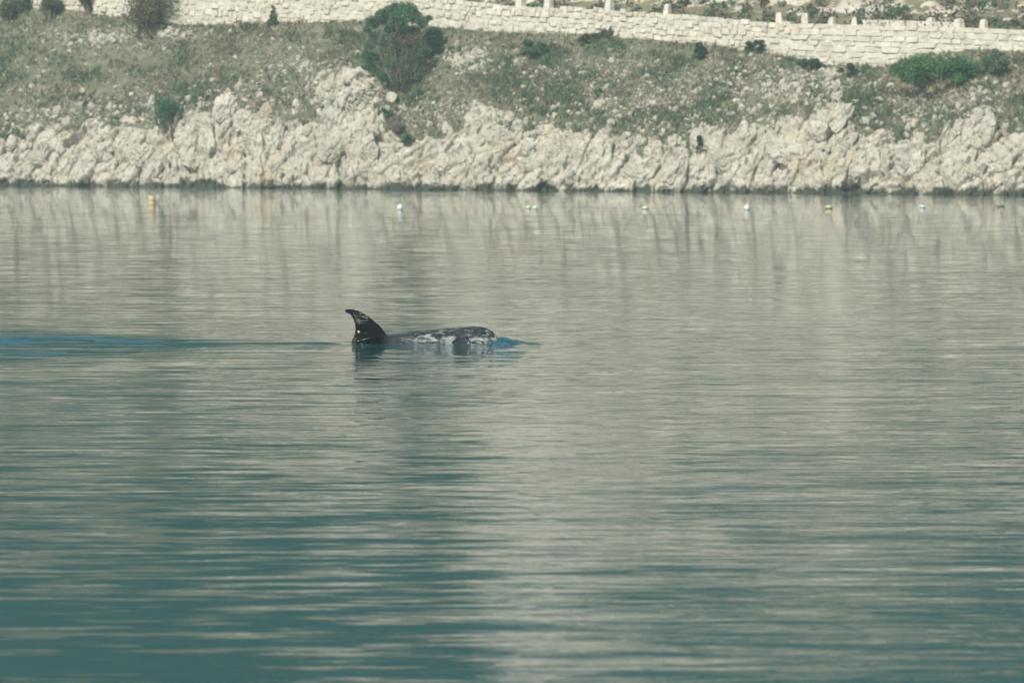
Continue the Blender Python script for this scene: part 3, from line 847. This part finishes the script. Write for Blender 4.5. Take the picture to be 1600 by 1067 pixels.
def add_loft(rows):                                 # rows of rings (equal length), closed by end caps
    o = len(V); m_ = len(rows[0])
    for rw in rows: V.extend(rw)
    for k in range(len(rows) - 1):
        for j in range(m_): Fc.append((o + k * m_ + j, o + k * m_ + (j + 1) % m_, o + (k + 1) * m_ + (j + 1) % m_, o + (k + 1) * m_ + j))
    Fc.append(tuple(o + j for j in range(m_))[::-1]); Fc.append(tuple(o + (len(rows) - 1) * m_ + j for j in range(m_)))
def zp(a): return ((500 + a[0] / 4.444 - 800) / 136., (537 - (460 + a[1] / 4.444)) / 136.)
fin = [((560, 380), (215, 400)), ((500, 310), (212, 345)), ((460, 275), (220, 318)), ((425, 228), (236, 285)), ((370, 180), (243, 250)), ((320, 141), (241, 208)), ((265, 113), (228, 170)), ((218, 101), (203, 140)), ((186, 102), (182, 129)), ((168, 111), (170, 121))]
rows = []
for ld, tr_ in fin:
    l_, t_ = np.array(zp(ld)), np.array(zp(tr_)); c_ = np.linalg.norm(l_ - t_)
    rw = []
    for j in range(16):
        an = 2 * math.pi * j / 16; q = .5 + .5 * math.cos(an)
        pt = t_ + (l_ - t_) * q
        th = max(.012, .075 * c_) * math.sin(an) * (.6 + .6 * q)
        rw.append((pt[0], th, pt[1]))
    rows.append(rw)
add_loft(rows)
for sg in (-1, 1):                                   # flippers and tail flukes, under water
    rows = []
    for k, (x0, y0, z0_, c_) in enumerate([(-.72, .15, -.20, .16), (-.82, .30, -.28, .15), (-.97, .45, -.36, .10), (-1.12, .54, -.42, .04)]):
        rows.append([(x0 + c_ * math.cos(2 * math.pi * j / 12), sg * (y0 + .015 * math.sin(2 * math.pi * j / 12)), z0_ + .022 * math.sin(2 * math.pi * j / 12)) for j in range(12)])
    add_loft(rows)
    rows = []
    for (x0, y0, c_) in [(-2.95, .0, .16), (-3.02, .15, .14), (-3.13, .28, .09), (-3.24, .38, .03)]:
        rows.append([(x0 + c_ * math.cos(2 * math.pi * j / 12), sg * y0, -.245 + .018 * math.sin(2 * math.pi * j / 12)) for j in range(12)])
    add_loft(rows)
me = bpy.data.meshes.new('dolphin'); me.from_pydata([tuple(map(float, v)) for v in V], [], Fc); me.validate()
bm = bmesh.new(); bm.from_mesh(me); bmesh.ops.recalc_face_normals(bm, faces=bm.faces[:]); bm.to_mesh(me); bm.free()
dol = link('dolphin', me, None, (0, 50, 0))
m1 = dol.modifiers.new('r', 'REMESH'); m1.mode = 'VOXEL'; m1.voxel_size = .0095; m1.use_smooth_shade = True
m2 = dol.modifiers.new('s', 'SMOOTH'); m2.factor = .5; m2.iterations = 2
bpy.context.view_layer.update()
me2 = bpy.data.meshes.new_from_object(dol.evaluated_get(bpy.context.evaluated_depsgraph_get()))
dol.modifiers.clear(); dol.data = me2; me2.name = 'dolphin'
me2.materials.clear(); me2.materials.append(M_SKIN)
me2.polygons.foreach_set('use_smooth', np.full(len(me2.polygons), True))
tag(dol, 'dark grey dolphin with white scars swimming to the right, hooked back fin raised', 'dolphin')
bm = bmesh.new(); bmesh.ops.create_uvsphere(bm, u_segments=12, v_segments=8, radius=.016)
me = bpy.data.meshes.new('eye'); bm.to_mesh(me); bm.free(); me.materials.append(plain('eye_black', (.01, .01, .012), .1))
me.polygons.foreach_set('use_smooth', np.full(len(me.polygons), True))
link('eye', me, dol, (-.265, -.176, .0))
link('eye', me, dol, (-.265, .176, .0))

# ------------------------------------------------------------------ floats of a mussel line
def pxw(cu, pw):
    Yv = H * F / (pw - HOR); return np.array(((cu - 800) / F * Yv, Yv, 0)), Yv / F
def lathe(name, prof, mat, seg=20, parent=None, loc=None, rot=None, scale=None):
    V = []; Fq_ = []
    for (r0, z0_) in prof:
        for j in range(seg):
            an = 2 * math.pi * j / seg; V.append((r0 * math.cos(an), r0 * math.sin(an), z0_))
    for k in range(len(prof) - 1):
        for j in range(seg): Fq_.append((k * seg + j, k * seg + (j + 1) % seg, (k + 1) * seg + (j + 1) % seg, (k + 1) * seg + j))
    me = bpy.data.meshes.new(name); me.from_pydata(V, [], Fq_); me.materials.append(mat)
    bm = bmesh.new(); bm.from_mesh(me); bmesh.ops.remove_doubles(bm, verts=bm.verts[:], dist=1e-5); bmesh.ops.recalc_face_normals(bm, faces=bm.faces[:]); bm.to_mesh(me); bm.free()
    me.polygons.foreach_set('use_smooth', np.full(len(me.polygons), True))
    return link(name, me, parent, loc, rot, scale)
def ballprof(r0, h0, n_=9): return [(max(1e-4, r0 * math.sin(math.pi * k / n_)), -h0 * math.cos(math.pi * k / n_)) for k in range(n_ + 1)]
M_W = plain('white_plastic', (.50, .56, .57), .45, .08); M_Y = plain('yellow_plastic', (.38, .38, .21), .5, .12)
M_YG = plain('pale_green_plastic', (.46, .53, .40), .5, .1); M_O = plain('orange_yellow_plastic', (.42, .34, .19), .55, .2); M_BR = plain('weathered_brown', (.20, .18, .12), .8, .2); M_RP = plain('grey_rope', (.22, .21, .18), .9)
q, mpp = pxw(237, 320)
bar = tag(link('barrel_buoy', None, None, q, (0, math.radians(2), 0)), 'upright orange-yellow barrel buoy floating near the left shore', 'buoy')
rb_, hb = .135, .33
lathe('barrel', [(1e-4, -.22), (rb_ * .9, -.22), (rb_, -.18), (rb_, .02), (rb_ * 1.05, .03), (rb_ * 1.05, .05), (rb_, .06), (rb_, .16), (rb_ * 1.05, .17), (rb_ * 1.05, .19), (rb_, .20), (rb_, hb - .03), (rb_ * .9, hb), (1e-4, hb)], M_O, 20, bar)
lathe('cap', [(1e-4, hb + .035), (.035, hb + .035), (.04, hb - .005), (1e-4, hb - .005)], M_BR, 10, bar, (.05, -.03, 0))
def float_(cu, pw, wpx, hpx, mat, label, squash=.8, tilt=0.0, double=False):
    q, mpp = pxw(cu, pw)
    root = tag(link('float', None, None, q, (0, tilt, random.uniform(0, 3))), label, 'float', 'floats strung along the shore')
    r0, h0 = wpx * mpp * .46, hpx * mpp * .92
    lathe('body', ballprof(r0, h0 * .58), mat, 20, root, (0, 0, h0 * .40))
    lathe('lug', [(.02, h0 * .9), (.03, h0 * .98), (.026, h0 * 1.06), (1e-4, h0 * 1.09)], mat, 8, root)
    return root
float_(625, 328, 11, 10, M_W, 'round white float, tallest of the white ones', tilt=.15)
float_(825.5, 326, 8.5, 5, M_YG, 'pale yellow-green float, left one of the touching pair')
float_(836, 327, 9.5, 6.5, M_YG, 'pale green-white float, right one of the touching pair')
float_(1008, 327, 12, 5.5, M_YG, 'flat pale green float midway between the touching pair and a white float')
float_(1167, 328, 11, 9, M_W, 'pointed white float right of the flat pale green one', tilt=.3)
float_(1295, 326, 15, 6, M_Y, 'dull yellow float between two white ones')
float_(1441, 325, 12, 5, M_W, 'flat white float right of the dull yellow one')
float_(1564, 323, 13, 5, M_BR, 'low brown float at the right end of the row')

# ------------------------------------------------------------------ air
HX, HY0, HY1, HZ0, HZ1 = 112, -14, 385, -3.2, 108
bm = bmesh.new(); bmesh.ops.create_cube(bm, size=1)
me = bpy.data.meshes.new('haze'); bm.to_mesh(me); bm.free()
mh, nt, b = newmat('air'); nt.nodes.remove(b)
vp = N(nt, 'ShaderNodeVolumePrincipled'); vp.inputs['Density'].default_value = .00062
vp.inputs['Color'].default_value = (.66, .92, .92, 1); vp.inputs['Anisotropy'].default_value = 0.0
L(nt, vp.outputs[0], nt.nodes['Material Output'].inputs['Volume'])
me.materials.append(mh)
hz = tag(link('haze', me, None, (0, (HY0 + HY1) / 2, (HZ0 + HZ1) / 2), None, (2 * HX, HY1 - HY0, HZ1 - HZ0)), 'thin sea haze', None, None, 'stuff')
